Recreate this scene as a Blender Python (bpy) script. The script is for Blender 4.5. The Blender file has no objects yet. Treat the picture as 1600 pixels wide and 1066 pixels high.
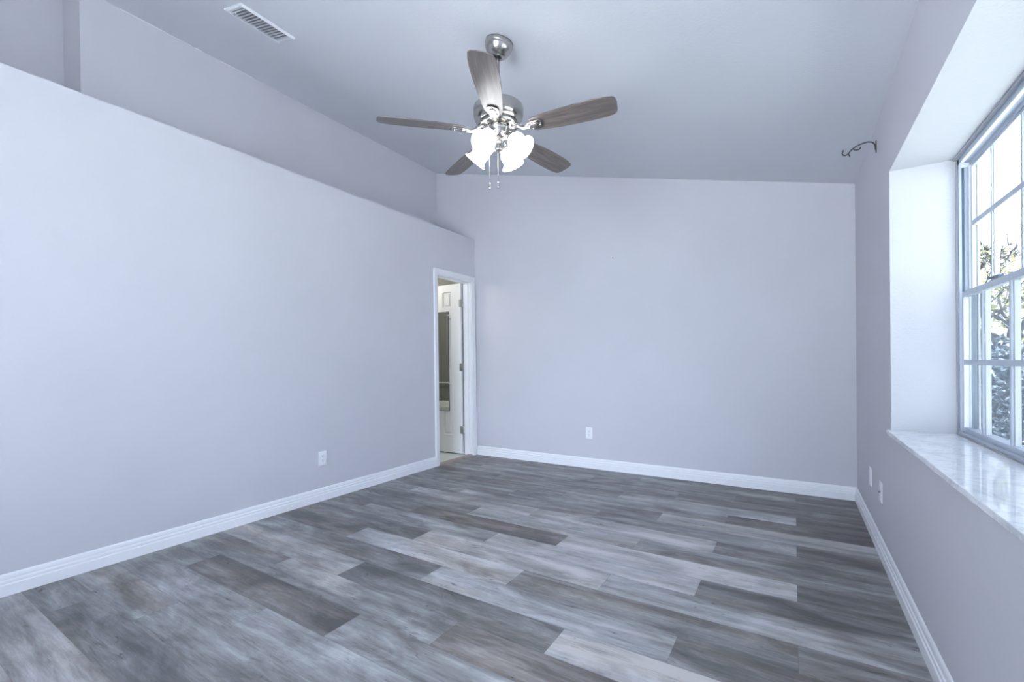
import bpy, bmesh, math, random
from mathutils import Vector, Matrix
random.seed(7)
sc = bpy.context.scene
col = sc.collection
PI = math.pi

# ------------------------------------------------------------------ camera
H = 1.10
yaw, pitch, roll = 0.5606, -0.0049, -0.0116
fw = Vector((-math.sin(yaw) * math.cos(pitch), math.cos(yaw) * math.cos(pitch), math.sin(pitch)))
r0 = Vector((math.cos(yaw), math.sin(yaw), 0))
u0 = r0.cross(fw)
cr = math.cos(roll) * r0 + math.sin(roll) * u0
cu = -math.sin(roll) * r0 + math.cos(roll) * u0
cd = bpy.data.cameras.new('camera')
cd.sensor_width = 36
cd.lens = 700.75 / 1600 * 36
cd.shift_y = (569.99 - 533) / 1600
cd.clip_start = 0.02
cam = bpy.data.objects.new('camera', cd)
M = Matrix((cr, cu, -fw)).transposed().to_4x4()
M.translation = Vector((0, 0, H))
cam.matrix_world = M
col.objects.link(cam)
sc.camera = cam

# ------------------------------------------------------------------ world, lights, exposure
w = bpy.data.worlds.new('sky')
sc.world = w
w.use_nodes = True
wt = w.node_tree
bg = wt.nodes['Background']
bg.inputs[0].default_value = (0.82, 0.925, 1.17, 1)
# hazy bright sky, much brighter towards the sun's side (-Y, behind the camera)
SKY_BASE, SKY_GLOW = 2.5, 16.0
tc_ = wt.nodes.new('ShaderNodeTexCoord')
dt_ = wt.nodes.new('ShaderNodeVectorMath')
dt_.operation = 'DOT_PRODUCT'
dt_.inputs[1].default_value = (0.235, -0.942, 0.23)
wt.links.new(tc_.outputs['Generated'], dt_.inputs[0])
prev = dt_.outputs['Value']
for op, v in (('MAXIMUM', 0.0), ('POWER', 14.0), ('MULTIPLY', SKY_GLOW), ('ADD', SKY_BASE)):
    mn_ = wt.nodes.new('ShaderNodeMath')
    mn_.operation = op
    mn_.inputs[1].default_value = v
    wt.links.new(prev, mn_.inputs[0])
    prev = mn_.outputs[0]
wt.links.new(prev, bg.inputs[1])
sun = bpy.data.lights.new('sun', 'SUN')
sun.energy = 46.0
sun.color = (0.92, 0.97, 1.07)
sun.angle = 0.01
so = bpy.data.objects.new('sun', sun)
so.rotation_euler = Vector((-0.14, -0.17, 0.975)).to_track_quat('Z', 'Y').to_euler()   # high, from behind the camera's side of the house
col.objects.link(so)


def portal(name, loc, rot, sx, sy):
    l = bpy.data.lights.new(name, 'AREA')
    l.shape = 'RECTANGLE'
    l.size, l.size_y = sx, sy
    l.cycles.is_portal = True
    o = bpy.data.objects.new(name, l)
    o.location, o.rotation_euler = loc, rot
    col.objects.link(o)


portal('window_portal', (0.735, 2.04, 1.385), (0, math.radians(90), 0), 1.36, 1.8)
portal('glass_door_portal', (-0.875, -1.74, 1.12), (math.radians(90), 0, 0), 2.15, 2.2)
bl = bpy.data.lights.new('bathroom_lamp', 'POINT')
bl.energy = 34
bl.color = (1.0, 0.97, 0.9)
bl.shadow_soft_size = 0.12
bo = bpy.data.objects.new('bathroom_lamp', bl)
bo.location = (-4.5, 3.55, 2.3)
col.objects.link(bo)

vs = sc.view_settings
vs.view_transform = 'Standard'
vs.look = 'None'
vs.gamma = 1
vs.use_curve_mapping = False
vs.exposure = 0.28
sc.cycles.use_denoising = True
sc.cycles.max_bounces = 14
sc.cycles.diffuse_bounces = 10
sc.cycles.transparent_max_bounces = 16
sc.cycles.sample_clamp_indirect = 12


# ------------------------------------------------------------------ materials
def mat(name, color, rough=0.6, metal=0.0, spec=0.5):
    m = bpy.data.materials.new(name)
    m.use_nodes = True
    b = m.node_tree.nodes['Principled BSDF']
    b.inputs['Base Color'].default_value = (*color, 1)
    b.inputs['Roughness'].default_value = rough
    b.inputs['Metallic'].default_value = metal
    b.inputs['Specular IOR Level'].default_value = spec
    return m


class NT:
    def __init__(s, m):
        s.t = m.node_tree
        s.b = s.t.nodes['Principled BSDF']

    def n(s, kind, **kw):
        x = s.t.nodes.new(kind)
        for k, v in kw.items():
            setattr(x, k, v)
        return x

    def l(s, a, b):
        s.t.links.new(a, b)

    def mapped(s, scale, coord='Object'):
        tc = s.n('ShaderNodeTexCoord')
        mp = s.n('ShaderNodeMapping')
        mp.inputs['Scale'].default_value = scale
        s.l(tc.outputs[coord], mp.inputs['Vector'])
        return mp.outputs[0]

    def noise(s, vec, scale, detail=4, rough=0.55, dist=0.0):
        x = s.n('ShaderNodeTexNoise')
        x.inputs['Scale'].default_value = scale
        x.inputs['Detail'].default_value = detail
        x.inputs['Roughness'].default_value = rough
        x.inputs['Distortion'].default_value = dist
        s.l(vec, x.inputs['Vector'])
        return x.outputs[0]

    def ramp(s, fac, stops):
        x = s.n('ShaderNodeValToRGB')
        e = x.color_ramp.elements
        while len(e) < len(stops):
            e.new(0.5)
        for i, (p, c) in enumerate(stops):
            e[i].position = p
            e[i].color = (*c, 1)
        s.l(fac, x.inputs[0])
        return x.outputs[0]

    def mix(s, a, b, fac, mode='MIX'):
        x = s.n('ShaderNodeMix', data_type='RGBA', blend_type=mode)
        for sock, v in ((x.inputs[0], fac), (x.inputs[6], a), (x.inputs[7], b)):
            if hasattr(v, 'links'):
                s.l(v, sock)
            elif isinstance(v, tuple):
                sock.default_value = (*v, 1)
            else:
                sock.default_value = v
        return x.outputs[2]

    def math(s, op, a, b=0.0, clamp=False):
        x = s.n('ShaderNodeMath', operation=op)
        x.use_clamp = clamp
        for sock, v in ((x.inputs[0], a), (x.inputs[1], b)):
            if hasattr(v, 'links'):
                s.l(v, sock)
            else:
                sock.default_value = v
        return x.outputs[0]

    def bump(s, height, strength, dist=0.01):
        x = s.n('ShaderNodeBump')
        x.inputs['Strength'].default_value = strength
        x.inputs['Distance'].default_value = dist
        s.l(height, x.inputs['Height'])
        s.l(x.outputs[0], s.b.inputs['Normal'])


def plaster(name, color, rough, scale, strength):
    m = mat(name, color, rough, spec=0.3)
    t = NT(m)
    v = t.mapped((1, 1, 1))
    a = t.noise(v, scale, 3, 0.6)
    t.bump(a, strength, 0.004)
    big = t.noise(v, 0.9, 2)
    t.l(t.ramp(big, [(0.3, tuple(c * 0.975 for c in color)), (0.7, tuple(min(1, c * 1.02) for c in color))]), t.b.inputs['Base Color'])
    return m


M_wall = plaster('wall_paint', (0.602, 0.60, 0.638), 0.62, 150, 0.10)
M_ceil = plaster('ceiling_paint', (0.66, 0.675, 0.71), 0.8, 70, 0.28)
M_reveal = plaster('reveal_paint', (0.60, 0.605, 0.63), 0.6, 90, 0.35)
M_vent = mat('vent_enamel', (0.78, 0.79, 0.82), 0.4)
M_trim = mat('white_trim', (0.86, 0.87, 0.89), 0.35)
M_door = mat('door_white', (0.86, 0.87, 0.86), 0.4)
M_plast = mat('white_plastic', (0.86, 0.87, 0.9), 0.3)
M_dark = mat('dark_slot', (0.03, 0.03, 0.035), 0.6)
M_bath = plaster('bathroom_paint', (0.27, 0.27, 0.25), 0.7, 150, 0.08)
M_nickel = mat('brushed_nickel', (0.50, 0.48, 0.45), 0.22, 1.0)
M_nickel2 = mat('polished_nickel', (0.46, 0.45, 0.43), 0.2, 1.0)
M_iron = mat('wrought_iron', (0.09, 0.09, 0.10), 0.5, 0.6)
M_hinge = mat('satin_hinge', (0.42, 0.41, 0.39), 0.38, 0.9)
M_mirror = mat('mirror_glass', (0.82, 0.85, 0.84), 0.02, 1.0)
M_mframe = mat('mirror_edge', (0.10, 0.11, 0.12), 0.4)
M_alu = mat('window_aluminium', (0.50, 0.55, 0.62), 0.42, 0.25)
M_aluw = mat('window_white', (0.84, 0.86, 0.88), 0.4)
M_track = mat('jamb_track', (0.12, 0.17, 0.23), 0.45, 0.2)
M_caulk = mat('grey_caulk', (0.40, 0.42, 0.45), 0.8)
M_tub = mat('tub_enamel', (0.85, 0.86, 0.85), 0.15)
M_thresh = mat('threshold_wood', (0.34, 0.28, 0.25), 0.5)


def glass_mat(name, refl, tint=(1, 1, 1)):
    m = bpy.data.materials.new(name)
    m.use_nodes = True
    nt = m.node_tree
    nt.nodes.clear()
    o = nt.nodes.new('ShaderNodeOutputMaterial')
    tr = nt.nodes.new('ShaderNodeBsdfTransparent')
    tr.inputs[0].default_value = (*tint, 1)
    gl = nt.nodes.new('ShaderNodeBsdfGlossy')
    gl.inputs['Roughness'].default_value = 0.0
    mx = nt.nodes.new('ShaderNodeMixShader')
    mx.inputs[0].default_value = refl
    nt.links.new(tr.outputs[0], mx.inputs[1])
    nt.links.new(gl.outputs[0], mx.inputs[2])
    nt.links.new(mx.outputs[0], o.inputs[0])
    return m


M_glass = glass_mat('window_glass', 0.06, (0.97, 0.985, 0.98))


def screen_mat():
    m = bpy.data.materials.new('screen_mesh')
    m.use_nodes = True
    nt = m.node_tree
    nt.nodes.clear()
    o = nt.nodes.new('ShaderNodeOutputMaterial')
    tr = nt.nodes.new('ShaderNodeBsdfTransparent')
    df = nt.nodes.new('ShaderNodeBsdfDiffuse')
    df.inputs[0].default_value = (0.30, 0.34, 0.40, 1)
    mx = nt.nodes.new('ShaderNodeMixShader')
    mx.inputs[0].default_value = 0.30
    nt.links.new(tr.outputs[0], mx.inputs[1])
    nt.links.new(df.outputs[0], mx.inputs[2])
    nt.links.new(mx.outputs[0], o.inputs[0])
    return m


M_screen = screen_mat()


def emit_glass():
    m = mat('lit_frosted_glass', (0.92, 0.92, 0.9), 0.35)
    b = m.node_tree.nodes['Principled BSDF']
    b.inputs['Emission Color'].default_value = (0.95, 0.97, 1.0, 1)
    b.inputs['Emission Strength'].default_value = 8.0
    return m


M_shade = emit_glass()


def marble():
    m = mat('white_marble', (0.9, 0.9, 0.92), 0.04, spec=0.9)
    t = NT(m)
    v = t.mapped((1, 1, 1))
    wv = t.noise(v, 5.0, 8, 0.65, 1.6)
    d = t.math('ABSOLUTE', t.math('SUBTRACT', wv, 0.5))
    cl = t.noise(v, 9, 4, 0.6, 0.5)
    c1 = t.ramp(d, [(0.0, (0.70, 0.72, 0.76)), (0.03, (0.86, 0.87, 0.89)), (0.12, (0.92, 0.925, 0.94))])
    c2 = t.ramp(cl, [(0.35, (0.86, 0.88, 0.91)), (0.6, (1, 1, 1))])
    t.l(t.mix(c1, c2, 0.8, 'MULTIPLY'), t.b.inputs['Base Color'])
    return m


M_marble = marble()


def tile():
    m = mat('pale_tile', (0.66, 0.70, 0.68), 0.35)
    t = NT(m)
    v = t.mapped((1, 1, 1))
    br = t.n('ShaderNodeTexBrick')
    br.offset = 0.0
    br.inputs['Scale'].default_value = 1.0
    br.inputs['Brick Width'].default_value = 0.33
    br.inputs['Row Height'].default_value = 0.33
    br.inputs['Mortar Size'].default_value = 0.004
    br.inputs['Color1'].default_value = (0.68, 0.72, 0.70, 1)
    br.inputs['Color2'].default_value = (0.62, 0.66, 0.65, 1)
    br.inputs['Mortar'].default_value = (0.45, 0.47, 0.46, 1)
    t.l(v, br.inputs['Vector'])
    t.l(br.outputs['Color'], t.b.inputs['Base Color'])
    return m


M_tile = tile()


def plank_mat():
    m = mat('vinyl_plank', (0.3, 0.3, 0.3), 0.36, spec=0.42)
    t = NT(m)
    at = t.n('ShaderNodeAttribute', attribute_name='plank')
    sp = t.n('ShaderNodeSeparateColor')
    t.l(at.outputs['Color'], sp.inputs[0])
    tone, rnd, brown = sp.outputs[0], sp.outputs[1], sp.outputs[2]
    tc = t.n('ShaderNodeTexCoord')
    off = t.n('ShaderNodeCombineXYZ')
    t.l(t.math('MULTIPLY', rnd, 61.0), off.inputs[0])
    t.l(t.math('MULTIPLY', rnd, 37.0), off.inputs[1])
    ad = t.n('ShaderNodeVectorMath', operation='ADD')
    t.l(tc.outputs['Object'], ad.inputs[0])
    t.l(off.outputs[0], ad.inputs[1])

    def mp(sx, sy):
        x = t.n('ShaderNodeMapping')
        x.inputs['Scale'].default_value = (sx, sy, 1)
        t.l(ad.outputs[0], x.inputs['Vector'])
        return x.outputs[0]
    cloud = t.noise(mp(2.4, 7.0), 1.0, 6, 0.62, 0.8)      # broad cloudy patches along the plank
    band = t.noise(mp(1.0, 12.0), 1.0, 5, 0.6, 0.5)      # light and dark bands
    fine = t.noise(mp(9.0, 110.0), 1.0, 5, 0.7, 0.6)      # fine grain
    grain = t.noise(mp(3.2, 40.0), 1.0, 6, 0.66, 1.4)     # dark open grain lines
    spk = t.noise(mp(9.0, 24.0), 1.0, 3, 0.5, 1.6)        # knots
    f = t.math('MULTIPLY', t.math('SUBTRACT', cloud, 0.5), 1.35)
    f = t.math('ADD', f, t.math('MULTIPLY', t.math('SUBTRACT', band, 0.5), 1.15))
    f = t.math('ADD', f, t.math('MULTIPLY', t.math('SUBTRACT', fine, 0.5), 0.50))
    f = t.math('ADD', f, t.math('ADD', t.math('MULTIPLY', tone, 0.98), 0.015), clamp=True)
    c = t.ramp(f, [(0.0, (0.085, 0.084, 0.085)), (0.3, (0.17, 0.168, 0.168)), (0.55, (0.285, 0.287, 0.292)),
                   (0.8, (0.44, 0.447, 0.46)), (1.0, (0.58, 0.587, 0.60))])
    gl = t.ramp(grain, [(0.30, (0.50, 0.49, 0.49)), (0.40, (1, 1, 1))])
    c = t.mix(c, gl, 0.75, 'MULTIPLY')
    cb = t.mix(c, (1.0, 0.87, 0.78), t.math('MULTIPLY', brown, 0.9), 'MULTIPLY')
    wide = t.noise(mp(0.8, 5.0), 1.0, 3, 0.5)
    cb = t.mix(cb, t.mix(cb, (1.0, 0.93, 0.86), 1.0, 'MULTIPLY'), t.ramp(wide, [(0.5, (0, 0, 0)), (0.65, (1, 1, 1))]))
    kn = t.ramp(spk, [(0.25, (0.30, 0.29, 0.28)), (0.32, (1, 1, 1))])
    t.l(t.mix(cb, kn, 0.8, 'MULTIPLY'), t.b.inputs['Base Color'])
    rr = t.ramp(fine, [(0.3, (0.42,) * 3), (0.7, (0.33,) * 3)])
    t.l(rr, t.b.inputs['Roughness'])
    t.bump(fine, 0.10, 0.002)
    return m


M_plank = plank_mat()


def blade_mat():
    m = mat('blade_wood', (0.24, 0.19, 0.16), 0.32)
    t = NT(m)
    v = t.mapped((2.2, 26, 26))
    a = t.noise(v, 1.6, 6, 0.6, 0.9)
    t.l(t.ramp(a, [(0.3, (0.085, 0.070, 0.063)), (0.5, (0.145, 0.122, 0.112)), (0.72, (0.225, 0.195, 0.182))]), t.b.inputs['Base Color'])
    return m


M_blade = blade_mat()


def leaf_mat(name, c1, c2, trans=0.35):
    m = mat(name, c1, 0.5, spec=0.3)
    t = NT(m)
    v = t.mapped((1, 1, 1))
    a = t.noise(v, 3.5, 3)
    t.l(t.ramp(a, [(0.35, c1), (0.65, c2)]), t.b.inputs['Base Color'])
    t.b.inputs['Transmission Weight'].default_value = 0.0
    return m


M_leafy = leaf_mat('yellow_green_leaf', (0.16, 0.18, 0.05), (0.30, 0.30, 0.11))
M_leafg = leaf_mat('grey_green_leaf', (0.05, 0.07, 0.06), (0.10, 0.12, 0.10))
M_leafb = leaf_mat('blue_green_leaf', (0.035, 0.05, 0.06), (0.08, 0.10, 0.115))
M_bark = leaf_mat('bark', (0.018, 0.017, 0.017), (0.035, 0.032, 0.030))
M_lawn = leaf_mat('lawn', (0.21, 0.22, 0.20), (0.30, 0.31, 0.28))
M_patio = plaster('pale_concrete', (0.80, 0.80, 0.79), 0.8, 40, 0.2)
M_stucco = plaster('stucco', (0.66, 0.66, 0.66), 0.8, 60, 0.3)


# ------------------------------------------------------------------ mesh helpers
class MB:
    def __init__(s):
        s.v, s.f, s.mi, s.sm = [], [], [], []

    def add(s, vs, fs, mi=0, smooth=False, mtx=None):
        o = len(s.v)
        for p in vs:
            p = Vector(p)
            s.v.append(mtx @ p if mtx else p)
        for f in fs:
            s.f.append([i + o for i in f])
            s.mi.append(mi)
            s.sm.append(smooth)

    def box(s, x0, x1, y0, y1, z0, z1, mi=0, mtx=None):
        x0, x1 = min(x0, x1), max(x0, x1)
        y0, y1 = min(y0, y1), max(y0, y1)
        z0, z1 = min(z0, z1), max(z0, z1)
        vs = [(x0, y0, z0), (x1, y0, z0), (x1, y1, z0), (x0, y1, z0), (x0, y0, z1), (x1, y0, z1), (x1, y1, z1), (x0, y1, z1)]
        s.add(vs, [(0, 3, 2, 1), (4, 5, 6, 7), (0, 1, 5, 4), (1, 2, 6, 5), (2, 3, 7, 6), (3, 0, 4, 7)], mi, False, mtx)

    def prism(s, pts, axis, a, b, mi=0, mtx=None):
        """pts: 2-D outline in the two other axes (x,y,z order), extruded along axis"""
        n = len(pts)

        def mk(p, t):
            q = list(p)
            q.insert(axis, t)
            return tuple(q)
        vs = [mk(p, a) for p in pts] + [mk(p, b) for p in pts]
        fs = [tuple(range(n))[::-1], tuple(range(n, 2 * n))]
        fs += [(i, (i + 1) % n, n + (i + 1) % n, n + i) for i in range(n)]
        s.add(vs, fs, mi, False, mtx)

    def lathe(s, prof, seg=32, mi=0, mtx=None, cap0=False, cap1=False, smooth=True):
        n = len(prof)
        vs = []
        for k in range(seg):
            a = 2 * PI * k / seg
            for r, z in prof:
                vs.append((r * math.cos(a), r * math.sin(a), z))
        fs = []
        for k in range(seg):
            k2 = (k + 1) % seg
            for i in range(n - 1):
                fs.append((k * n + i, k2 * n + i, k2 * n + i + 1, k * n + i + 1))
        if cap0:
            fs.append(tuple(k * n for k in range(seg))[::-1])
        if cap1:
            fs.append(tuple(k * n + n - 1 for k in range(seg)))
        s.add(vs, fs, mi, smooth, mtx)

    def tube(s, path, rad, seg=8, mi=0, mtx=None, flat=1.0):
        path = [Vector(p) for p in path]
        n = len(path)
        if not isinstance(rad, (list, tuple)):
            rad = [rad] * n
        vs = []
        up = None
        for i, p in enumerate(path):
            d = (path[min(i + 1, n - 1)] - path[max(i - 1, 0)]).normalized()
            if up is None:
                up = d.orthogonal().normalized()
            up = (up - d * up.dot(d)).normalized()
            sd = d.cross(up)
            for k in range(seg):
                a = 2 * PI * k / seg
                vs.append(p + (up * math.cos(a) + sd * math.sin(a) * flat) * rad[i])
        fs = []
        for i in range(n - 1):
            for k in range(seg):
                k2 = (k + 1) % seg
                fs.append((i * seg + k, i * seg + k2, (i + 1) * seg + k2, (i + 1) * seg + k))
        fs.append(tuple(range(seg))[::-1])
        fs.append(tuple((n - 1) * seg + k for k in range(seg)))
        s.add(vs, fs, mi, True, mtx)

    def build(s, name, mats, parent=None, bevel=0.0, loc=None):
        me = bpy.data.meshes.new(name)
        off = Vector(loc) if loc else Vector((0, 0, 0))
        me.from_pydata([tuple(p - off) for p in s.v], [], s.f)
        if not isinstance(mats, (list, tuple)):
            mats = [mats]
        for m in mats:
            me.materials.append(m)
        me.polygons.foreach_set('material_index', s.mi)
        me.polygons.foreach_set('use_smooth', s.sm)
        bm = bmesh.new()
        bm.from_mesh(me)
        bmesh.ops.recalc_face_normals(bm, faces=bm.faces)
        bm.to_mesh(me)
        bm.free()
        me.update()
        o = bpy.data.objects.new(name, me)
        o.location = off
        col.objects.link(o)
        if parent:
            o.parent = parent
        if bevel:
            b = o.modifiers.new('bevel', 'BEVEL')
            b.width = bevel
            b.segments = 2
            b.limit_method = 'ANGLE'
        return o


def tag(o, label=None, cat=None, group=None, kind=None):
    if label:
        o['label'] = label
    if cat:
        o['category'] = cat
    if group:
        o['group'] = group
    if kind:
        o['kind'] = kind
    return o


def empty(name, loc, rot=(0, 0, 0)):
    o = bpy.data.objects.new(name, None)
    o.location = loc
    o.rotation_euler = rot
    o.empty_display_size = 0.05
    col.objects.link(o)
    return o


def struct(o, label=None, cat=None):
    return tag(o, label, cat, kind='structure')


# ------------------------------------------------------------------ room dimensions
XL, XR, YB, YF = -3.24, 0.41, 4.34, -1.6
ZL, ZC = 2.58, 2.445              # ledge height, low edge of the ceiling
XU = -3.825                       # upper wall behind the plant ledge
XJ, YJ = -4.16, 0.976             # recess of the upper wall near the camera
SL = 0.2525                       # ceiling slope
XO = 0.72                         # outer face of the window wall
YS, YN = 2.897, 1.18              # window reveal, far and near ends
ZS, ZT = 0.739, 2.028             # sill top, reveal head
DY0, DY1, DZ = 3.66, 4.27, 2.065  # doorway


GX0, GX1, GZ = -1.95, 0.2, 2.25    # added glass door behind the camera, for fill light


def zc(x):
    return ZC + SL * (XR - x)


# ---- floor: one mesh of separate planks
def make_floor():
    P, L, Y0 = 0.1826, 1.2201, 0.572
    tones = {-3: {}, -2: {}, -1: {-1: .52, 2: .45}, 0: {-3: .42, 0: .22, 3: .4, 6: .4}, 1: {-2: .42, 1: .36, 4: .5, 7: .4},
             2: {-1: .52, 2: .52, 5: .5}, 3: {-3: .36, 0: .20, 3: .48, 6: .52}, 4: {-2: .36, 1: .47, 4: .34, 7: .42},
             5: {-1: .62, 2: .32, 5: .84}, 6: {-3: .40, 0: .31, 3: .66, 6: .42}, 7: {-2: .22, 1: .74, 4: .42, 7: .45},
             8: {-1: .27, 2: .74, 5: .64}, 9: {-3: .32, 0: .50, 3: .70, 6: .34}, 10: {-2: .30, 1: .22, 4: .84, 7: .32},
             11: {-1: .36, 2: .62, 5: .50}, 12: {-3: .5, 0: .62, 3: .74, 6: .30}, 13: {-2: .35, 1: .42, 4: .48, 7: .22},
             14: {-1: .36, 2: .44, 5: .70}, 15: {-3: .4, 0: .33, 3: .55, 6: .24}, 16: {-2: .3, 1: .40, 4: .58, 7: .20},
             17: {-1: .45, 2: .33, 5: .30}, 18: {-3: .3, 0: .4, 3: .3, 6: .26}, 19: {-2: .3, 1: .28, 4: .36, 7: .22}, 20: {-1: .3, 2: .26, 5: .22}}
    browns = {(10, 1): .8, (4, 4): .7, (15, 6): .6, (13, 7): .5, (3, 0): .35, (8, 2): .35, (16, 7): .6, (17, 5): .5, (7, -2): .2}
    rng = random.Random(3)
    vs, fs, cols = [], [], []
    x_min, x_max = XL - 0.002, XR + 0.002
    r = -22
    while True:
        y0, y1 = Y0 + P * r, Y0 + P * (r + 1)
        if y0 > YB:
            break
        y0c, y1c = max(y0, YF), min(y1, YB)
        if y1c > y0c:
            m = (r % 3) - 6
            while True:
                a = -2.84 + 0.4067 * m
                b = a + L
                if a > x_max:
                    break
                ac, bc = max(a, x_min), min(b, x_max)
                if bc - ac > 0.004:
                    g = 0.0004
                    i = len(vs)
                    vs += [(ac + g, y0c + g, 0), (bc - g, y0c + g, 0), (bc - g, y1c - g, 0), (ac + g, y1c - g, 0)]
                    fs.append((i, i + 1, i + 2, i + 3))
                    t = tones.get(r, {}).get(m, rng.uniform(0.28, 0.58))
                    cols.append((t, rng.random(), browns.get((r, m), rng.choice((0, 0, 0, .25)))))
                m += 3
        r += 1
    i = len(vs)
    vs += [(XL, YF, -0.0012), (XR, YF, -0.0012), (XR, YB, -0.0012), (XL, YB, -0.0012)]
    fs.append((i, i + 1, i + 2, i + 3))
    cols.append((0.12, 0.5, 0.2))
    for q in ((XL, YF), (XR, YF), (XR, YB), (XL, YB)):
        vs.append((*q, -0.1))
    fs.append((i + 7, i + 6, i + 5, i + 4))
    cols.append((0.1, 0.5, 0))
    for k in range(4):
        fs.append((i + k, i + 4 + k, i + 4 + (k + 1) % 4, i + (k + 1) % 4))
        cols.append((0.1, 0.5, 0))
    me = bpy.data.meshes.new('floor')
    me.from_pydata(vs, [], fs)
    me.materials.append(M_plank)
    ca = me.color_attributes.new('plank', 'FLOAT_COLOR', 'CORNER')
    for p in me.polygons:
        for li in p.loop_indices:
            ca.data[li].color = (*cols[p.index], 1)
    o = bpy.data.objects.new('floor', me)
    col.objects.link(o)
    struct(o, 'grey wood-look vinyl plank floor', 'floor')


make_floor()

# ---- walls
b = MB()
b.box(XL - 0.12, XL, YF, DY0, 0, ZL)
b.box(XL - 0.12, XL, DY1, YB, 0, ZL)
b.box(XL - 0.12, XL, DY0, DY1, DZ, ZL)
struct(b.build('wall_left', M_wall), 'pale lavender-grey lower wall with the doorway', 'wall')

b = MB()
b.box(XU - 0.12, XU, YJ, YB, ZL - 0.12, zc(XU) + 0.02)
b.box(XJ, XU - 0.12, YJ, YJ + 0.1, ZL - 0.12, zc(XJ) + 0.02)
b.box(XJ - 0.12, XJ, YF, YJ + 0.1, ZL - 0.12, zc(XJ) + 0.02)
struct(b.build('wall_left_upper', M_wall), 'set-back upper wall above the plant ledge', 'wall')

b = MB()
b.box(XJ - 0.12, XL - 0.0005, YF, YB, ZL - 0.12, ZL - 0.0005)
struct(b.build('trim_ledge', M_wall), 'flat plant ledge on top of the lower wall', 'ledge')

b = MB()
xe = -6.6
b.prism([(xe, 0), (XO, 0), (XO, zc(XO) + 0.02), (xe, zc(xe) + 0.02)], 1, YB, YB + 0.12)
struct(b.build('wall_back', M_wall), 'pale lavender-grey back wall', 'wall')

b = MB()
for (xa, xb, za) in ((xe, GX0, 0), (GX1, XO, 0), (GX0, GX1, GZ)):
    b.prism([(xa, za), (xb, za), (xb, zc(xb) + 0.02), (xa, zc(xa) + 0.02)], 1, YF - 0.12, YF)
struct(b.build('wall_front', M_wall), 'wall behind the camera', 'wall')

b = MB()
b.box(XR, XO, YF, YN, 0, ZC + 0.05)
b.box(XR, XO, YS, YB, 0, ZC + 0.05)
b.box(XR, XO, YN, YS, 0, ZS - 0.02)
b.box(XR, XO, YN, YS, ZT, ZC + 0.05)
wr = b.build('wall_right', [M_wall, M_reveal])
for p in wr.data.polygons:                     # the plaster inside the window recess is painted white
    c = p.center
    n = p.normal
    if (abs(n.y) > 0.9 and (abs(c.y - YS) < 1e-3 or abs(c.y - YN) < 1e-3) and c.x > XR) or (n.z < -0.9 and abs(c.z - ZT) < 1e-3):
        p.material_index = 1
struct(wr, 'grey window wall with a deep white window recess', 'wall')

b = MB()
b.prism([(XO + 0.35, zc(XO + 0.35)), (xe, zc(xe)), (xe, zc(xe) + 0.12), (XO + 0.35, zc(XO + 0.35) + 0.12)], 1, YF - 0.3, YB + 0.12)
struct(b.build('ceiling', M_ceil), 'sloped textured ceiling rising to the left', 'ceiling')

b = MB()
b.box(XO, 3.2, -0.5, -0.3, -0.22, 3.4)  # added unseen wall, keeps the sky glow off the window recess
struct(b.build('wall_sky_blocker', M_stucco), 'added stucco wall outside, out of view, shielding the window recess from sky glow', 'wall')

# ---- bathroom shell behind the doorway
bx0, by0 = -6.3, 2.35
b = MB()
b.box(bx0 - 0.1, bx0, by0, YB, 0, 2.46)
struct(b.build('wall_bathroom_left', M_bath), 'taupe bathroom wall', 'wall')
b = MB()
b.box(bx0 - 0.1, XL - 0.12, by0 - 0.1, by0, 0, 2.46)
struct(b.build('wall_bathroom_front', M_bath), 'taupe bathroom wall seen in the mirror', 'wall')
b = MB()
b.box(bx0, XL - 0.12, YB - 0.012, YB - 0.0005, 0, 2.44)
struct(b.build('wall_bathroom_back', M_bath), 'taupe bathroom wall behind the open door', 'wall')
b = MB()
b.box(bx0 - 0.1, XL - 0.125, by0 - 0.1, YB - 0.0005, 2.44, 2.459)
struct(b.build('ceiling_bathroom', M_bath), 'bathroom ceiling', 'ceiling')
b = MB()
b.box(bx0, XL - 0.07, by0, YB - 0.012, -0.1, -0.002)
struct(b.build('floor_bathroom', M_tile), 'pale tiled bathroom floor', 'floor')

# ---- baseboards: stepped profile
BP = [(0, 0), (0.0155, 0), (0.016, 0.052), (0.0120, 0.056), (0.0120, 0.062), (0.0135, 0.064), (0.0130, 0.072), (0.0090, 0.076), (0.0090, 0.082), (0.0100, 0.084), (0.0085, 0.096), (0.006, 0.102), (0.003, 0.1047), (0, 0.1047)]
b = MB()
b.prism([(XL + t, z) for t, z in BP], 1, YF, DY0 - 0.052)
struct(b.build('baseboard_left', M_trim), 'white stepped baseboard on the left wall', 'baseboard')
b = MB()
b.prism([(YB - t, z) for t, z in BP], 0, XL + 0.018, XR)
struct(b.build('baseboard_back', M_trim), 'white stepped baseboard on the back wall', 'baseboard')
b = MB()
b.prism([(XR - t, z) for t, z in BP], 1, YF, YB - 0.001)
struct(b.build('baseboard_right', M_trim), 'white stepped baseboard under the window', 'baseboard')
b = MB()
b.prism([(YF + t, z) for t, z in BP], 0, GX1, XR)
struct(b.build('baseboard_front', M_trim), 'white baseboard behind the camera', 'baseboard')

# ---- thin white caulk line where ceiling meets the upper wall
b = MB()
for ya, yb in ((1.18, 1.60), (1.62, 1.67), (1.80, 2.06)):
    b.tube([(XU + 0.002, ya, zc(XU) - 0.002), (XU + 0.002, yb, zc(XU) - 0.002)], 0.003, 6)
struct(b.build('trim_caulk', M_trim), 'thin broken white caulk line under the ceiling', 'caulk')

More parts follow.
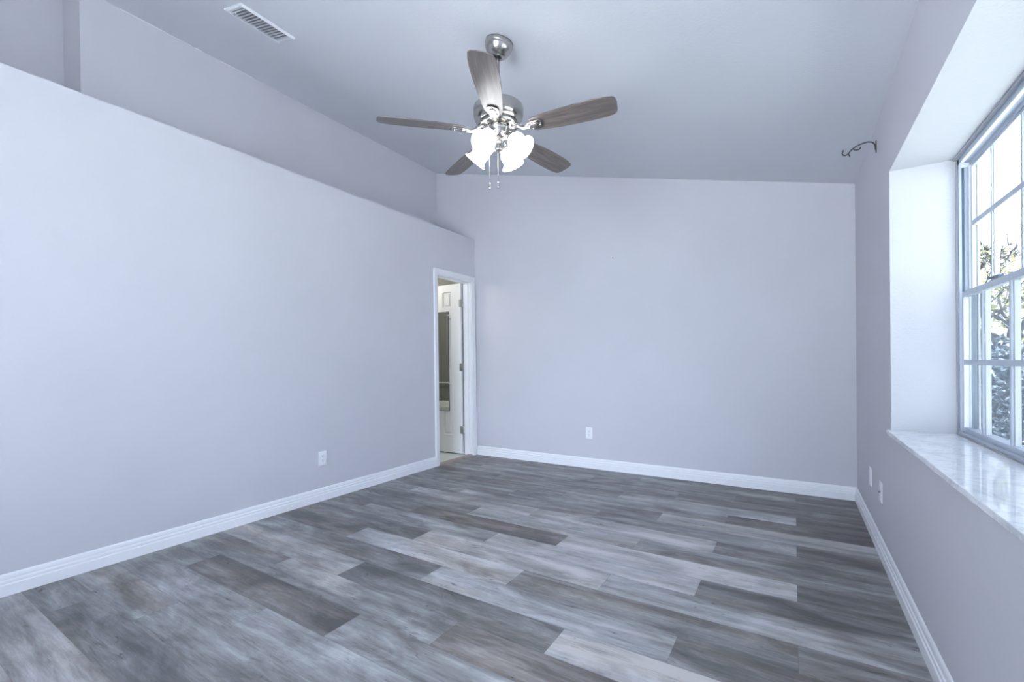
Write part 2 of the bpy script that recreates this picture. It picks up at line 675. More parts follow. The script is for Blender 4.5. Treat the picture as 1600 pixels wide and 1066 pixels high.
# ---- doorway: casing, jamb, threshold
CW = 0.058
b = MB()
CP = [(0, 0), (0.010, 0), (0.012, 0.010), (0.0135, 0.022), (0.016, 0.030), (0.016, 0.040), (0.0175, 0.046), (0.0175, CW), (0, CW)]  # thickness, distance outward from the opening
i0, i1, it = DY0 + 0.004, DY1 - 0.004, DZ - 0.004


def casing(b):
    rows = []
    for t, d in CP:
        d1 = min(d, YB - 0.0008 - i1)
        rows.append([(XL + t, i0 - d, 0), (XL + t, i0 - d, it + d), (XL + t, i1 + d1, it + d), (XL + t, i1 + d1, 0)])
    n = len(rows)
    vs = [p for r in rows for p in r]
    fs = []
    for i in range(n):
        j = (i + 1) % n
        for k in range(3):
            fs.append((i * 4 + k, i * 4 + k + 1, j * 4 + k + 1, j * 4 + k))
    fs.append(tuple(i * 4 for i in range(n)))
    fs.append(tuple(i * 4 + 3 for i in range(n)))
    b.add(vs, fs)


casing(b)
struct(b.build('trim_door_casing', M_trim), 'white moulded casing around the doorway', 'door casing')
b = MB()
b.box(XL - 0.12, XL, DY1 - 0.012, DY1, 0, DZ)
b.box(XL - 0.12, XL, DY0, DY0 + 0.012, 0, DZ)
b.box(XL - 0.12, XL, DY0 + 0.012, DY1 - 0.012, DZ - 0.012, DZ)
b.box(XL - 0.075, XL - 0.04, DY1 - 0.023, DY1 - 0.012, 0, DZ - 0.012)      # door stop
b.box(XL - 0.075, XL - 0.04, DY0 + 0.012, DY0 + 0.023, 0, DZ - 0.012)
b.box(XL - 0.075, XL - 0.04, DY0 + 0.023, DY1 - 0.023, DZ - 0.023, DZ - 0.012)
struct(b.build('trim_door_jamb', M_trim), 'white door jamb with stop', 'door jamb')
b = MB()
b.prism([(XL - 0.07, 0), (XL + 0.012, 0), (XL + 0.008, 0.006), (XL - 0.015, 0.010), (XL - 0.055, 0.010), (XL - 0.07, 0.004)], 1, DY0 + 0.0125, DY1 - 0.0125)
struct(b.build('trim_threshold', M_thresh), 'brown wood threshold strip in the doorway', 'threshold')


# ---- door leaf, opened into the bathroom, six raised panels
def panel_slab(b, us, vs_, th, rec):
    """us / vs_: cell edges; odd cells of both are panels. Front face at y=0, back at y=th."""
    for i in range(len(us) - 1):
        for j in range(len(vs_) - 1):
            u0_, u1_, v0_, v1_ = us[i], us[i + 1], vs_[j], vs_[j + 1]
            if i % 2 and j % 2:
                for yy, s in ((0, 1), (th, -1)):
                    rings = [(0, 0), (0.006, rec), (0.016, rec), (0.034, rec * 0.1)]
                    pv = []
                    for ins, dp in rings:
                        pv += [(u0_ + ins, yy + s * dp, v0_ + ins), (u1_ - ins, yy + s * dp, v0_ + ins), (u1_ - ins, yy + s * dp, v1_ - ins), (u0_ + ins, yy + s * dp, v1_ - ins)]
                    fs = []
                    for k in range(len(rings) - 1):
                        for q in range(4):
                            fs.append((k * 4 + q, k * 4 + (q + 1) % 4, k * 4 + 4 + (q + 1) % 4, k * 4 + 4 + q))
                    e = (len(rings) - 1) * 4
                    fs.append((e, e + 1, e + 2, e + 3))
                    b.add(pv, fs)
            else:
                for yy in (0, th):
                    b.add([(u0_, yy, v0_), (u1_, yy, v0_), (u1_, yy, v1_), (u0_, yy, v1_)], [(0, 1, 2, 3)])
    U0, U1, V0, V1 = us[0], us[-1], vs_[0], vs_[-1]
    b.add([(U0, 0, V0), (U1, 0, V0), (U1, th, V0), (U0, th, V0), (U0, 0, V1), (U1, 0, V1), (U1, th, V1), (U0, th, V1)],
          [(0, 1, 2, 3), (4, 5, 6, 7), (0, 3, 7, 4), (1, 2, 6, 5)])


DX = XL - 0.138          # hinge edge of the leaf
DYF = 4.232              # front face of the leaf
door = empty('door_1', (DX, DYF, 0.012))
struct(door, 'white six-panel door standing open in the doorway', 'door')
b = MB()
panel_slab(b, [-0.605, -0.495, -0.36, -0.28, -0.142, 0.0], [0, 0.215, 0.835, 1.03, 1.635, 1.765, 1.955, 2.045], 0.034, 0.012)
bm_leaf = b.build('door_leaf', M_door, door)
bm = bmesh.new()
bm.from_mesh(bm_leaf.data)
bmesh.ops.remove_doubles(bm, verts=bm.verts, dist=0.0005)
bmesh.ops.recalc_face_normals(bm, faces=bm.faces)
bm.to_mesh(bm_leaf.data)
bm.free()
for z in (0.285, 1.04, 1.805):
    b = MB()
    b.tube([(0.008, -0.004, z - 0.046), (0.008, -0.004, z + 0.046)], 0.0065, 12)
    b.box(-0.022, 0.006, -0.003, -0.0005, z - 0.045, z + 0.045)
    b.box(0.010, 0.0175, -0.003, 0.026, z - 0.045, z + 0.045)
    for dz in (-0.03, 0, 0.03):
        b.tube([(-0.012, -0.003, z + dz), (-0.012, -0.0045, z + dz)], 0.003, 8)
    b.build('hinge', M_hinge, door)
b = MB()
for s, yy in ((-1, -0.0), (1, 0.034)):
    mt = Matrix.Translation((-0.545, yy, 0.93)) @ Matrix.Rotation(-s * PI / 2, 4, 'X')
    b.lathe([(0.0, 0.0), (0.032, 0.0), (0.032, 0.006), (0.012, 0.010), (0.011, 0.032), (0.024, 0.040), (0.028, 0.052), (0.022, 0.064), (0.0, 0.068)], 20, mtx=mt)
b.build('door_knob', M_nickel, door)

# ---- long mirror hung on the open door
mx0, mx1, mz0, mz1, my = -3.865, -3.562, 0.515, 1.730, DYF - 0.004
mir = empty('door_mirror', ((mx0 + mx1) / 2, my, mz0))
tag(mir, 'tall narrow frameless mirror fixed to the open white door', 'mirror')
cx = (mx0 + mx1) / 2
b = MB()
b.box(mx0 - cx, mx1 - cx, -0.002, 0.0035, 0, mz1 - mz0)
b.build('backing', M_mframe, mir)
b = MB()
b.box(mx0 - cx + 0.004, mx1 - cx - 0.004, -0.0045, -0.0021, 0.004, mz1 - mz0 - 0.004)
b.build('glass', M_mirror, mir)
for z in (0.33, 1.165):
    for s in (-1, 1):
        b = MB()
        hx = (mx1 - mx0) / 2
        b.box(s * (hx - 0.006), s * (hx + 0.014), -0.007, -0.0048, z, z + 0.014)
        b.box(s * (hx + 0.001), s * (hx + 0.014), -0.0048, 0.0035, z, z + 0.014)
        b.build('clip', M_plast, mir)

# ---- what the mirror shows of the bathroom
tub = empty('bathtub', (-5.2, by0 + 0.385, 0))
tag(tub, 'white bathtub against the taupe bathroom wall, seen in the door mirror', 'bathtub')
b = MB()
tw, td, th = 0.76, 0.378, 0.44
out = [(-tw, -td), (tw, -td), (tw, td), (-tw, td)]


def ring(k, n=32, w_=1.0, d_=1.0, z=0.0, e=4.0):
    r = []
    for i in range(n):
        a = 2 * PI * i / n
        c, s_ = math.cos(a), math.sin(a)
        q = (abs(c) ** e + abs(s_) ** e) ** (-1 / e)
        r.append((w_ * c * q, d_ * s_ * q, z))
    return r


rings = [ring(0, w_=tw, d_=td, z=0, e=24), ring(0, w_=tw, d_=td, z=th - 0.01, e=24), ring(0, w_=tw - 0.008, d_=td - 0.008, z=th, e=20),
         ring(0, w_=tw - 0.07, d_=td - 0.07, z=th, e=6), ring(0, w_=tw - 0.085, d_=td - 0.085, z=th - 0.02, e=6), ring(0, w_=tw - 0.13, d_=td - 0.12, z=0.12, e=5), ring(0, w_=tw - 0.18, d_=td - 0.16, z=0.09, e=4)]
vs = [p for r in rings for p in r]
fs = []
for i in range(len(rings) - 1):
    for k in range(32):
        fs.append((i * 32 + k, i * 32 + (k + 1) % 32, (i + 1) * 32 + (k + 1) % 32, (i + 1) * 32 + k))
fs.append(tuple(range(6 * 32, 7 * 32)))
b.add(vs, fs, 0, False)
b.build('basin', M_tub, tub)
b = MB()
b.tube([(-0.2, -td + 0.03, th), (-0.2, -td + 0.03, th + 0.10), (-0.2, -td + 0.06, th + 0.13), (-0.2, -td + 0.13, th + 0.12), (-0.2, -td + 0.15, th + 0.09)], 0.016, 12)
for s in (-1, 1):
    b.lathe([(0.024, 0), (0.02, 0.02), (0.022, 0.05), (0.0, 0.06)], 16, mtx=Matrix.Translation((-0.2 + s * 0.1, -td + 0.035, th)))
b.build('faucet', M_nickel2, tub)
rail = empty('towel_rail', (-5.2, by0, 0.76))
tag(rail, 'thin white towel rail on the taupe bathroom wall, seen in the door mirror', 'towel rail')
b = MB()
b.tube([(-0.45, 0.06, 0), (0.45, 0.06, 0)], 0.012, 12)
b.build('bar', M_plast, rail)
for s in (-1, 1):
    b = MB()
    b.tube([(s * 0.43, 0.0005, 0), (s * 0.43, 0.06, 0)], [0.022, 0.012], 12)
    b.build('bracket', M_plast, rail)


# ------------------------------------------------------------------ window
win = empty('window_1', (0.66, (YS + YN) / 2, ZS))
struct(win, 'grey aluminium single-hung window with white grid bars', 'window')
WX, WY, WZ = win.location
WY0, WY1 = YN + 0.0015, YS - 0.0015     # frame outer
FZ0, FZ1 = ZS + 0.0005, ZT - 0.001


def wbuild(b, name, mats, parent, bevel=0.0):
    o = b.build(name, mats, parent, bevel)
    off = Vector((WX, WY, WZ))
    for v in o.data.vertices:
        v.co -= off
    return o


b = MB()
# 0 aluminium, 1 dark track, 2 caulk, 3 white
for (ya, yb, s) in ((WY1, WY1 - 0.024, 1), (WY0, WY0 + 0.024, -1)):
    b.box(0.655, 0.664, ya, yb, FZ0, FZ1, 0)              # room-side flange
    b.box(0.664, 0.7195, ya, ya - s * 0.010, FZ0, FZ1, 0)  # jamb back
    b.box(0.6650, 0.6745, ya - s * 0.010, ya - s * 0.012, 1.40, FZ1 - 0.05, 1)
    b.box(0.6755, 0.686, ya - s * 0.010, ya - s * 0.014, 1.40, FZ1 - 0.05, 0)
    b.box(0.688, 0.694, ya, yb, FZ0, FZ1, 3)              # parting bead
    b.box(0.713, 0.7195, ya, yb - s * 0.016, FZ0, FZ1, 3)  # blind stop outside
    b.box(0.664, 0.693, ya - s * 0.010, ya - s * 0.022, FZ1 - 0.05, FZ1 - 0.012, 3)
b.box(0.655, 0.7195, WY0, WY1, FZ1 - 0.030, FZ1, 0)
b.box(0.655, 0.668, WY0, WY1, FZ1 - 0.034, FZ1 - 0.030, 3)
b.box(0.690, 0.7195, WY0 + 0.02, WY1 - 0.02, FZ1 - 0.046, FZ1 - 0.030, 0)
b.box(0.653, 0.7195, WY0, WY1, FZ0, FZ0 + 0.016, 0)
b.box(0.684, 0.7195, WY0 + 0.01, WY1 - 0.01, FZ0 + 0.016, FZ0 + 0.03, 0)
# dark sealant joint around the frame
b.box(0.648, 0.655, WY1, WY1 - 0.006, FZ0, FZ1, 2)
b.box(0.648, 0.655, WY0, WY0 + 0.006, FZ0, FZ1, 2)
b.box(0.640, 0.655, WY0, WY1, FZ1 - 0.008, FZ1, 2)
b.box(0.647, 0.653, WY0, WY1, FZ0, FZ0 + 0.006, 2)
wbuild(b, 'window_frame', [M_alu, M_track, M_caulk, M_aluw], win)

MU_U = [2.626 - 0.2925 * k for k in range(5)]
MU_L = [2.628 - 0.2885 * k for k in range(5)]


def sash(name, x0, x1, z0, z1, zbar, mus, ytop, ybot, stile, rail_b, rail_t, inner_white):
    s = MB()
    for (ya, sg) in ((ytop, 1), (ybot, -1)):
        s.box(x0, x1, ya, ya - sg * stile, z0, z1, 3 if inner_white else 0)
        s.box(x0 + 0.001, x1 - 0.001, ya - sg * stile, ya - sg * (stile + 0.003), z0 + rail_b, z1 - rail_t, 3)
    s.box(x0, x1, ybot + stile, ytop - stile, z0, z0 + rail_b, 0)
    s.box(x0, x1, ybot + stile, ytop - stile, z1 - rail_t, z1, 0)
    o = wbuild(s, name, [M_alu, M_track, M_caulk, M_aluw], win)
    gx = (x0 + x1) / 2
    g = MB()
    g.box(gx - 0.0015, gx + 0.0015, ybot + stile, ytop - stile, z0 + rail_b, z1 - rail_t)
    wbuild(g, 'glass_pane', M_glass, o)
    m = MB()
    for k in mus:
        # grey room face, white sides
        m.box(x0 + 0.001, gx - 0.002, k - 0.006, k + 0.006, z0 + rail_b, z1 - rail_t, 0)
        m.box(gx + 0.002, gx + 0.018, k - 0.006, k + 0.006, z0 + rail_b, z1 - rail_t, 1)
    m.box(x0 + 0.0005, gx - 0.002, ybot + stile, ytop - stile, zbar - 0.011, zbar + 0.011, 0)
    m.box(gx + 0.002, gx + 0.016, ybot + stile, ytop - stile, zbar - 0.009, zbar + 0.009, 1)
    wbuild(m, 'grid_bars', [M_alu, M_aluw], o)
    return o


sash('upper_sash', 0.6945, 0.7075, 1.385, FZ1 - 0.030, 1.712, MU_U, WY1 - 0.0105, WY0 + 0.0105, 0.03, 0.02, 0.028, True)
ls = sash('lower_sash', 0.665, 0.6835, FZ0 + 0.0165, 1.402, 1.0765, MU_L, WY1 - 0.0125, WY0 + 0.0125, 0.022, 0.020, 0.026, True)
b = MB()
ly = 2.50
b.box(0.666, 0.683, ly - 0.07, ly + 0.05, 1.402, 1.406)
b.box(0.668, 0.681, ly - 0.045, ly - 0.005, 1.406, 1.418)
b.tube([(0.674, ly - 0.02, 1.414), (0.668, ly + 0.055, 1.416)], 0.005, 8)
wbuild(b, 'sash_lock', M_track, ls)
b = MB()
b.box(0.7105, 0.7115, WY0 + 0.03, WY1 - 0.03, FZ0 + 0.03, 1.39)
wbuild(b, 'insect_screen', M_screen, win)
sill = MB()
sill.prism([(XR - 0.016, YN - 0.012), (XR - 0.0005, YN - 0.012), (XR - 0.0005, YN + 0.0005), (0.7, YN + 0.0005), (0.7, YS - 0.0005), (XR - 0.0005, YS - 0.0005), (XR - 0.0005, YS + 0.012), (XR - 0.016, YS + 0.012)], 2, ZS - 0.0205, ZS - 0.0003)
so_ = wbuild(sill, 'window_sill', M_marble, win, 0.002)
tag(so_, 'polished white veined marble sill')


# unseen sliding glass door, added behind the camera to let fill daylight in
gd = empty('door_fill', ((GX0 + GX1) / 2, YF - 0.06, 0))
struct(gd, 'unseen sliding glass door added behind the camera for fill daylight', 'glass door')
hw = (GX1 - GX0) / 2 - 0.001
b = MB()
for (xa, xb, za, zb) in ((-hw, -hw + 0.06, 0, GZ - 0.001), (hw - 0.06, hw, 0, GZ - 0.001), (-0.04, 0.04, 0, GZ - 0.001), (-hw, hw, 0, 0.06), (-hw, hw, GZ - 0.06, GZ - 0.001)):
    b.box(xa, xb, -0.03, 0.03, za, zb)
b.build('door_frame', M_aluw, gd)
b = MB()
for s_ in (-1, 1):
    b.box(s_ * 0.04, s_ * (hw - 0.06), -0.003, 0.003, 0.06, GZ - 0.06)
b.build('glass_pane', M_glass, gd)

# ------------------------------------------------------------------ outlets and plates
def plate(name, loc, rotz, label, kind):
    """local: x across, z up, -y out of the wall; kind: 'rocker' | 'duplex' | 'blank'"""
    e = empty(name, loc, (0, 0, rotz))
    b = MB()
    b.prism([(-0.036, -0.058), (0.036, -0.058), (0.036, 0.058), (-0.036, 0.058)], 1, -0.0055, -0.0003)
    b.build('cover_plate', M_plast, e, 0.002)
    if kind == 'decora':
        b = MB()
        b.box(-0.0168, 0.0168, -0.0085, -0.0056, -0.0335, 0.0335)
        b.build('receptacle', M_plast, e, 0.001)
        b = MB()
        for zz in (-0.018, 0.018):
            b.box(-0.0075, -0.0050, -0.0090, -0.0086, zz - 0.003, zz + 0.006)
            b.box(0.0050, 0.0075, -0.0090, -0.0086, zz - 0.003, zz + 0.005)
            b.tube([(0, -0.0086, zz - 0.009), (0, -0.0090, zz - 0.009)], 0.0024, 8)
        b.build('slots', M_dark, e)
    elif kind == 'jack':
        b = MB()
        b.tube([(0, -0.0056, 0), (0, -0.014, 0)], 0.006, 12)
        b.build('jack', M_nickel, e)
    for zz in ((-0.048, 0.048) if kind != 'blank' else (-0.042, 0.042)):
        b = MB()
        b.tube([(0, -0.0056, zz), (0, -0.0066, zz)], 0.0028, 8)
        b.build('screw', M_plast, e)
    tag(e, label, 'outlet' if kind == 'decora' else 'wall plate')
    return e


plate('wall_outlet', (XL, 2.254, 0.342), PI / 2, 'white wall outlet on the long left wall', 'decora')
plate('wall_outlet', (-1.792, YB, 0.362), 0, 'white wall outlet low on the back wall', 'decora')
plate('wall_plate', (XR, 3.60, 0.354), -PI / 2, 'flat white wall plate under the window, farther from the camera', 'blank')
plate('wall_plate', (XR, 3.20, 0.356), -PI / 2, 'white wall plate with jack under the window, nearer of the two', 'jack')

# ------------------------------------------------------------------ small things on the walls
b = MB()
b.tube([(-1.518, YB - 0.0003, 2.127), (-1.518, YB - 0.012, 2.130)], 0.0022, 8)
b.tube([(-1.518, YB - 0.012, 2.130), (-1.518, YB - 0.0135, 2.1303)], 0.0048, 8)
tag(b.build('nail', M_iron, loc=(-1.518, YB, 2.127)), 'tiny dark nail high on the back wall', 'nail')


def smooth_path(pts, n=6):
    P = [Vector(p) for p in pts]
    P = [P[0] * 2 - P[1]] + P + [P[-1] * 2 - P[-2]]
    r = []
    for i in range(1, len(P) - 2):
        for k in range(n):
            t = k / n
            a, b_, c, d = P[i - 1], P[i], P[i + 1], P[i + 2]
            r.append(0.5 * ((2 * b_) + (c - a) * t + (2 * a - 5 * b_ + 4 * c - d) * t * t + (3 * b_ - a - 3 * c + d) * t ** 3))
    r.append(P[-2])
    return r


HY = 3.285
hk = empty('plant_hook', (XR, HY, 2.30))
tag(hk, 'black scrolled iron plant hook high on the window wall', 'hook')


def hp(l):
    return smooth_path([(x - XR, 0, z - 2.30) for x, z in l])


b = MB()
b.prism([(-0.006, -0.026), (0.006, -0.026), (0.009, 0.0), (0.006, 0.042), (-0.006, 0.042), (-0.009, 0.0)], 0, -0.0045, -0.0004)
b.build('wall_bracket', M_iron, hk, 0.001)
b = MB()
b.tube(hp([(0.4055, 2.29), (0.403, 2.315), (0.393, 2.335), (0.372, 2.344), (0.341, 2.341), (0.314, 2.331), (0.296, 2.319), (0.28, 2.300), (0.264, 2.293), (0.252, 2.306), (0.257, 2.326)]), 0.0037, 8)
b.build('arm', M_iron, hk)
b = MB()
b.tube(hp([(0.300, 2.322), (0.310, 2.315), (0.322, 2.311), (0.333, 2.314), (0.340, 2.324)]), 0.0032, 8)
b.build('scroll', M_iron, hk)
b = MB()
b.tube(hp([(0.280, 2.301), (0.284, 2.291), (0.288, 2.281)]), [0.0034] * 6 + [0.0034] * 6 + [0.0018], 8)
b.build('spur', M_iron, hk)

# ------------------------------------------------------------------ ceiling register
ang = math.atan(SL)
vx = -2.842
vent = empty('air_vent', (vx, 1.582, zc(vx)), (0, ang, 0))   # local x up the slope is -x; z normal up
tag(vent, 'white louvred air register on the sloped ceiling', 'vent')
b = MB()
hx, hy = 0.102, 0.170
ix, iy = 0.080, 0.144
for s in (-1, 1):
    b.prism([(s * hx, -0.0005), (s * hx, -0.004), (s * (hx - 0.012), -0.013), (s * ix, -0.010), (s * ix, -0.0005)], 1, -hy, hy)
    b.prism([(s * hy, -0.0005), (s * hy, -0.004), (s * (hy - 0.012), -0.010), (s * iy, -0.009), (s * iy, -0.0005)], 0, -ix, ix)
b.build('frame', M_vent, vent)
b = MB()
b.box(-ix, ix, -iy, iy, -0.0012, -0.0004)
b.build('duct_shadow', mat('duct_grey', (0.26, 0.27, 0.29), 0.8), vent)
NL = 14
for k in range(NL):
    y = -iy + (k + 0.5) * 2 * iy / NL
    b = MB()
    b.box(-ix, ix, -0.0007, 0.0007, -0.0095, 0.0095, mtx=Matrix.Translation((0, y, -0.0085)) @ Matrix.Rotation(math.radians(-30), 4, 'X'))
    b.build('louver', M_vent, vent)
b = MB()
b.tube([(-0.03, -iy + 0.012, -0.004), (-0.03, -iy + 0.008, -0.020)], 0.0035, 8)
b.build('damper_lever', M_plast, vent)

# ------------------------------------------------------------------ ceiling fan
FX, FY = -1.397, 2.112
fan = empty('ceiling_fan', (FX, FY, 2.395))
tag(fan, 'brushed nickel ceiling fan with five brown wood blades and four lit shades', 'ceiling fan')
Z0 = 2.395
bxx = FX + 0.012
b = MB()
cm = Matrix.Translation((bxx - FX, 0, zc(bxx) - Z0)) @ Matrix.Rotation(ang, 4, 'Y')
b.lathe([(0.0, -0.0008), (0.079, -0.0008), (0.079, -0.020), (0.0765, -0.023), (0.0775, -0.026), (0.0765, -0.033), (0.070, -0.048), (0.058, -0.066), (0.044, -0.078), (0.032, -0.081), (0.027, -0.077), (0.026, -0.064)], 40, mtx=cm)
b.build('canopy', M_nickel, fan)
b = MB()
b.lathe([(0.0, 0.035), (0.018, 0.03), (0.0255, 0.012), (0.0255, -0.006), (0.016, -0.018)], 20, mtx=Matrix.Translation((0, 0, 0.436)))
b.build('hanger_ball', M_dark, fan)
b = MB()
b.lathe([(0.0115, 0.450), (0.0115, 0.165), (0.020, 0.160), (0.022, 0.145)], 20)
b.build('downrod', M_nickel, fan)
b = MB()
b.lathe([(0.0, 0.150), (0.10, 0.148), (0.132, 0.142), (0.139, 0.136), (0.141, 0.128), (0.140, 0.095), (0.135, 0.075), (0.124, 0.058), (0.108, 0.050), (0.0, 0.050)], 56)
b.build('motor_housing', M_nickel, fan)
b = MB()
b.lathe([(0.0, 0.0495), (0.106, 0.0495), (0.110, 0.046), (0.110, 0.036), (0.104, 0.032), (0.086, 0.030), (0.0, 0.030)], 48)
for k in range(10):
    a = 2 * PI * k / 10 + 0.3
    b.box(0.070, 0.100, -0.011, 0.011, 0.0285, 0.0305, 1, mtx=Matrix.Rotation(a, 4, 'Z'))
b.build('rotor', [M_nickel2, M_dark], fan)
# switch housing and light kit body
b = MB()
b.lathe([(0.0, 0.0295), (0.062, 0.0295), (0.064, 0.022), (0.0655, 0.016), (0.0625, 0.010), (0.0605, 0.004), (0.060, -0.012), (0.054, -0.024), (0.040, -0.036), (0.026, -0.043), (0.0, -0.044)], 40)
b.build('switch_housing', M_nickel, fan)
b = MB()
b.lathe([(0.019, -0.0435), (0.021, -0.052), (0.015, -0.060), (0.014, -0.070), (0.019, -0.082), (0.025, -0.098), (0.026, -0.104), (0.010, -0.106), (0.0, -0.106)], 24)
b.build('finial', M_nickel2, fan)

# blades with irons
PITCH = math.radians(13)


def blade_outline():
    up = [(0.195, 0.040), (0.215, 0.049), (0.27, 0.056), (0.35, 0.063), (0.45, 0.068), (0.54, 0.069), (0.60, 0.066), (0.635, 0.060), (0.650, 0.050), (0.657, 0.034)]
    dn = [(0.662, -0.020), (0.657, -0.045), (0.645, -0.058), (0.60, -0.066), (0.54, -0.069), (0.45, -0.068), (0.35, -0.063), (0.27, -0.056), (0.215, -0.049), (0.195, -0.040)]
    return up + dn


for k in range(5):
    az = math.radians(-135.0 + 72 * k)
    R = Matrix.Rotation(az, 4, 'Z')
    Tl = R @ Matrix.Translation((0, 0, 0.004)) @ Matrix.Rotation(-PITCH, 4, 'X')
    ol = blade_outline()
    n = len(ol)
    b = MB()
    vs = [(x, y, -0.003) for x, y in ol] + [(x, y, 0.003) for x, y in ol]
    b.add(vs, [tuple(range(n))[::-1], tuple(range(n, 2 * n))] + [(i, (i + 1) % n, n + (i + 1) % n, n + i) for i in range(n)])
    bo_ = b.build('blade', M_blade, fan, 0.0015)
    bo_.matrix_local = Tl
    b = MB()
    # medallion plate under the blade root
    md = [(0.165, 0.012), (0.185, 0.024), (0.205, 0.031), (0.245, 0.033), (0.262, 0.026), (0.268, 0.0), (0.262, -0.026), (0.245, -0.033), (0.205, -0.031), (0.185, -0.024), (0.165, -0.012)]
    n = len(md)
    vs = [(x, y, -0.011) for x, y in md] + [(x, y, -0.0035) for x, y in md]
    fs = [tuple(range(n))[::-1], tuple(range(n, 2 * n))] + [(i, (i + 1) % n, n + (i + 1) % n, n + i) for i in range(n)]
    md2 = [(0.216 + (x - 0.216) * 0.62, y * 0.58) for x, y in md]
    mm = Tl
    b.add(vs, fs, 0, False, mm)
    b.add([(x, y, -0.015) for x, y in md2] + [(x, y, -0.0109) for x, y in md2], fs, 0, False, mm)
    # curved neck from the rotor
    neck = smooth_path([(0.088, 0, 0.033), (0.108, 0, 0.024), (0.125, 0, 0.010), (0.145, 0, -0.002), (0.168, 0, -0.007), (0.190, 0, -0.007)], 4)
    b.tube(neck, [0.013] * 8 + [0.0105] * 8 + [0.009] * (len(neck) - 16), 10, mtx=R, flat=1.0)
    ir = b.build('blade_iron', M_nickel2, fan, 0.002)
    for sx, sy in ((0.205, 0.018), (0.205, -0.018), (0.25, 0.0)):
        b = MB()
        b.tube([(sx, sy, -0.0110), (sx, sy, -0.0165)], 0.0045, 8, mtx=mm)
        b.build('screw', M_nickel, ir)

# light arms and bell shades
for k in range(4):
    az = math.radians(2 + 90 * k)
    R = Matrix.Rotation(az, 4, 'Z')
    b = MB()
    path = smooth_path([(0.030, 0, -0.034), (0.052, 0, -0.030), (0.072, 0, -0.036), (0.084, 0, -0.052)], 5)
    b.tube(path, 0.009, 10, mtx=R)
    tilt = math.radians(46)
    S = R @ Matrix.Translation((0.076, 0, -0.044)) @ Matrix.Rotation(-tilt, 4, 'Y')
    b.lathe([(0.0, 0.004), (0.020, 0.002), (0.024, -0.008), (0.024, -0.020), (0.0, -0.020)], 20, mtx=S)
    arm = b.build('light_arm', M_nickel2, fan)
    b = MB()
    pr = [(0.026, -0.014), (0.040, -0.024), (0.052, -0.042), (0.056, -0.062), (0.053, -0.082), (0.050, -0.096), (0.053, -0.110), (0.063, -0.126), (0.074, -0.136)]
    pr = [(r_ * 0.92, -0.014 + (z_ + 0.014) * 0.86) for r_, z_ in pr]
    pr2 = [(r_ - 0.003, z_ + 0.0) for r_, z_ in reversed(pr)]
    b.lathe(pr + pr2, 32, mtx=S)
    sh = b.build('glass_shade', M_shade, fan)
    b = MB()
    b.lathe([(0.0, -0.0205), (0.012, -0.0205), (0.013, -0.036), (0.024, -0.056), (0.026, -0.070), (0.018, -0.084), (0.0, -0.090)], 16, mtx=S)
    b.build('bulb', M_shade, sh)

# pull chains
for (dx, dy, zb, nm) in ((-0.045, -0.028, -0.280, 'bell'), (-0.008, 0.002, -0.272, 'bell')):
    b = MB()
    b.tube([(dx, dy, -0.030 if dx < -0.03 else -0.104), (dx, dy, zb)], 0.0014, 6)
    z_ = -0.11
    while z_ > zb:
        b.lathe([(0.0, 0.002), (0.0021, 0.0), (0.0, -0.002)], 6, mtx=Matrix.Translation((dx, dy, z_)))
        z_ -= 0.0055
    ch = b.build('pull_chain', M_nickel2, fan)
    b = MB()
    b.lathe([(0.0, 0.0), (0.004, -0.002), (0.0065, -0.012), (0.0045, -0.018), (0.007, -0.026), (0.0075, -0.036), (0.0, -0.041)], 14, mtx=Matrix.Translation((dx, dy, zb)))
    b.build('fob', M_nickel, ch)

# ------------------------------------------------------------------ garden outside
b = MB()
b.box(XO, 60, -40, 90, -0.35, -0.22)
b.box(-60, XO, YB + 0.12, 90, -0.35, -0.22)
b.box(-60, XO, -40, YF - 0.12, -0.35, -0.22)
struct(b.build('ground', M_lawn), 'lawn outside the window', 'ground')
b = MB()
b.box(-14.0, 10.0, -25, YF - 0.12, -0.219, -0.10)  # added pale slab out of view, bounces sunlight up to the ceiling
struct(b.build('floor_bounce_patio', M_patio), 'unseen pale concrete patio added behind the camera to bounce sunlight indoors', 'patio')


def leaf(b, p, s, rng):
    d = Vector((rng.gauss(0, 1), rng.gauss(0, 1), rng.gauss(0, 0.7))).normalized()
    q = d.orthogonal().normalized()
    q = (q * math.cos(rng.random() * 6.28) + d.cross(q) * math.sin(rng.random() * 6.28)).normalized()
    n = d.cross(q)
    b.add([p, p + d * s * 0.5 + q * s * 0.26 + n * s * 0.05, p + d * s, p + d * s * 0.5 - q * s * 0.26 + n * s * 0.05], [(0, 1, 2), (0, 2, 3)])


def grow(b, tips, p, d, ln, r, depth, rng, spread):
    q = p + d * ln
    mid = p + d * ln * 0.5 + Vector((rng.gauss(0, 1), rng.gauss(0, 1), rng.gauss(0, 1))) * ln * 0.05
    b.tube([p, mid, q], [r, r * 0.85, r * 0.68], 5 if depth < 3 else 6)
    tips.append((q, depth))
    if depth == 0:
        return
    for _ in range(rng.choice((2, 3, 3))):
        nd = (d + Vector((rng.gauss(0, 1), rng.gauss(0, 1), rng.gauss(0.12, 0.7))) * spread).normalized()
        grow(b, tips, q, nd, ln * rng.uniform(0.62, 0.86), max(r * 0.64, 0.009), depth - 1, rng, spread)


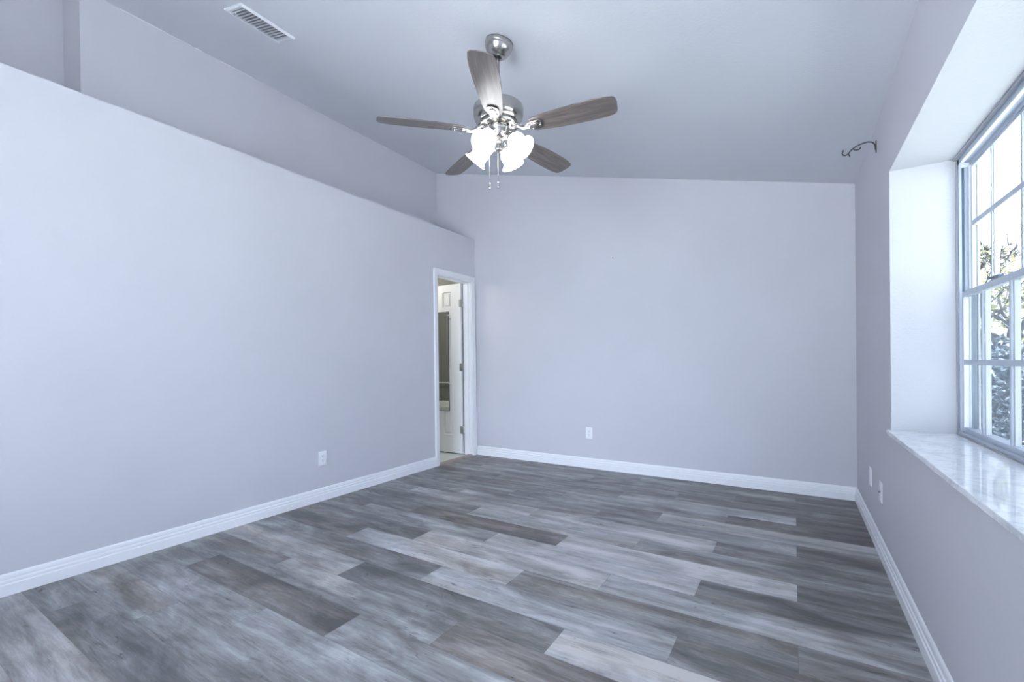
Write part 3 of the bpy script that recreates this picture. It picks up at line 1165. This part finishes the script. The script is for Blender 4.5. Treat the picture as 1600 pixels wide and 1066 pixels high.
def tree(name, loc, seed, label, h, leafm, per, size, depth=5, spread=0.55, r=0.09):
    rng = random.Random(seed)
    e = empty(name, loc)
    b = MB()
    tips = []
    grow(b, tips, Vector((0, 0, -0.05)), Vector((rng.gauss(0, .05), rng.gauss(0, .05), 1)).normalized(), h, r, depth, rng, spread)
    b.build('trunk', M_bark, e)
    b = MB()
    for q, dp in tips:
        if dp <= 2:
            for _ in range(per):
                leaf(b, q + Vector((rng.gauss(0, 1), rng.gauss(0, 1), rng.gauss(0, 1))) * size * 2.2, size * rng.uniform(0.6, 1.2), rng)
    b.build('foliage', leafm, e)
    tag(e, label, 'tree')
    return e


def shrub(name, loc, seed, label, rx, rz, n, leafm, size):
    rng = random.Random(seed)
    e = empty(name, loc)
    b = MB()
    for k in range(9):
        a = rng.random() * 6.28
        t = Vector((math.cos(a) * rx * 0.6, math.sin(a) * rx * 0.6, rz * rng.uniform(0.8, 1.5)))
        b.tube([(0, 0, -0.04), t * 0.5 + Vector((0, 0, 0.1)), t], [0.025, 0.016, 0.007], 5)
    b.build('stems', M_bark, e)
    b = MB()
    for _ in range(n):
        v = Vector((rng.gauss(0, 1), rng.gauss(0, 1), rng.gauss(0, 1))).normalized() * rng.uniform(0.55, 1.0) ** 0.5
        lump = 1 + 0.18 * math.sin(5 * v.x + seed) * math.cos(4 * v.y - seed)
        p = Vector((v.x * rx * lump, v.y * rx * lump, rz + v.z * rz * lump))
        if p.z > 0.02:
            leaf(b, p, size * rng.uniform(0.6, 1.2), rng)
    b.build('foliage', leafm, e)
    tag(e, label, 'shrub')
    return e


G = -0.22
tree('twiggy_tree', (3.75, 12.9, G), 17, 'tall sparse twiggy tree with few leaves seen through the upper sash', 1.15, M_leafy, 1, 0.07, 7, 0.46, 0.075)
tree('garden_tree', (6.6, 19.6, G), 5, 'leafy yellow-green tree behind the hedge shrubs outside', 1.5, M_leafy, 9, 0.16, 5, 0.55, 0.12)
tree('garden_tree', (2.9, 23.5, G), 23, 'leafy grey-green tree standing far back by the house line outside', 1.6, M_leafg, 9, 0.17, 5, 0.55, 0.12)
shrub('garden_shrub', (2.25, 8.9, G), 2, 'dark blue-green bush nearest the house wall outside', 0.60, 0.66, 3600, M_leafb, 0.09)
shrub('garden_shrub', (2.75, 10.7, G), 3, 'dark blue-green bush behind the one nearest the house', 0.62, 0.78, 3600, M_leafb, 0.10)
shrub('garden_shrub', (4.3, 9.4, G), 4, 'grey-green bush farthest from the house wall outside', 0.85, 0.66, 3800, M_leafg, 0.10)
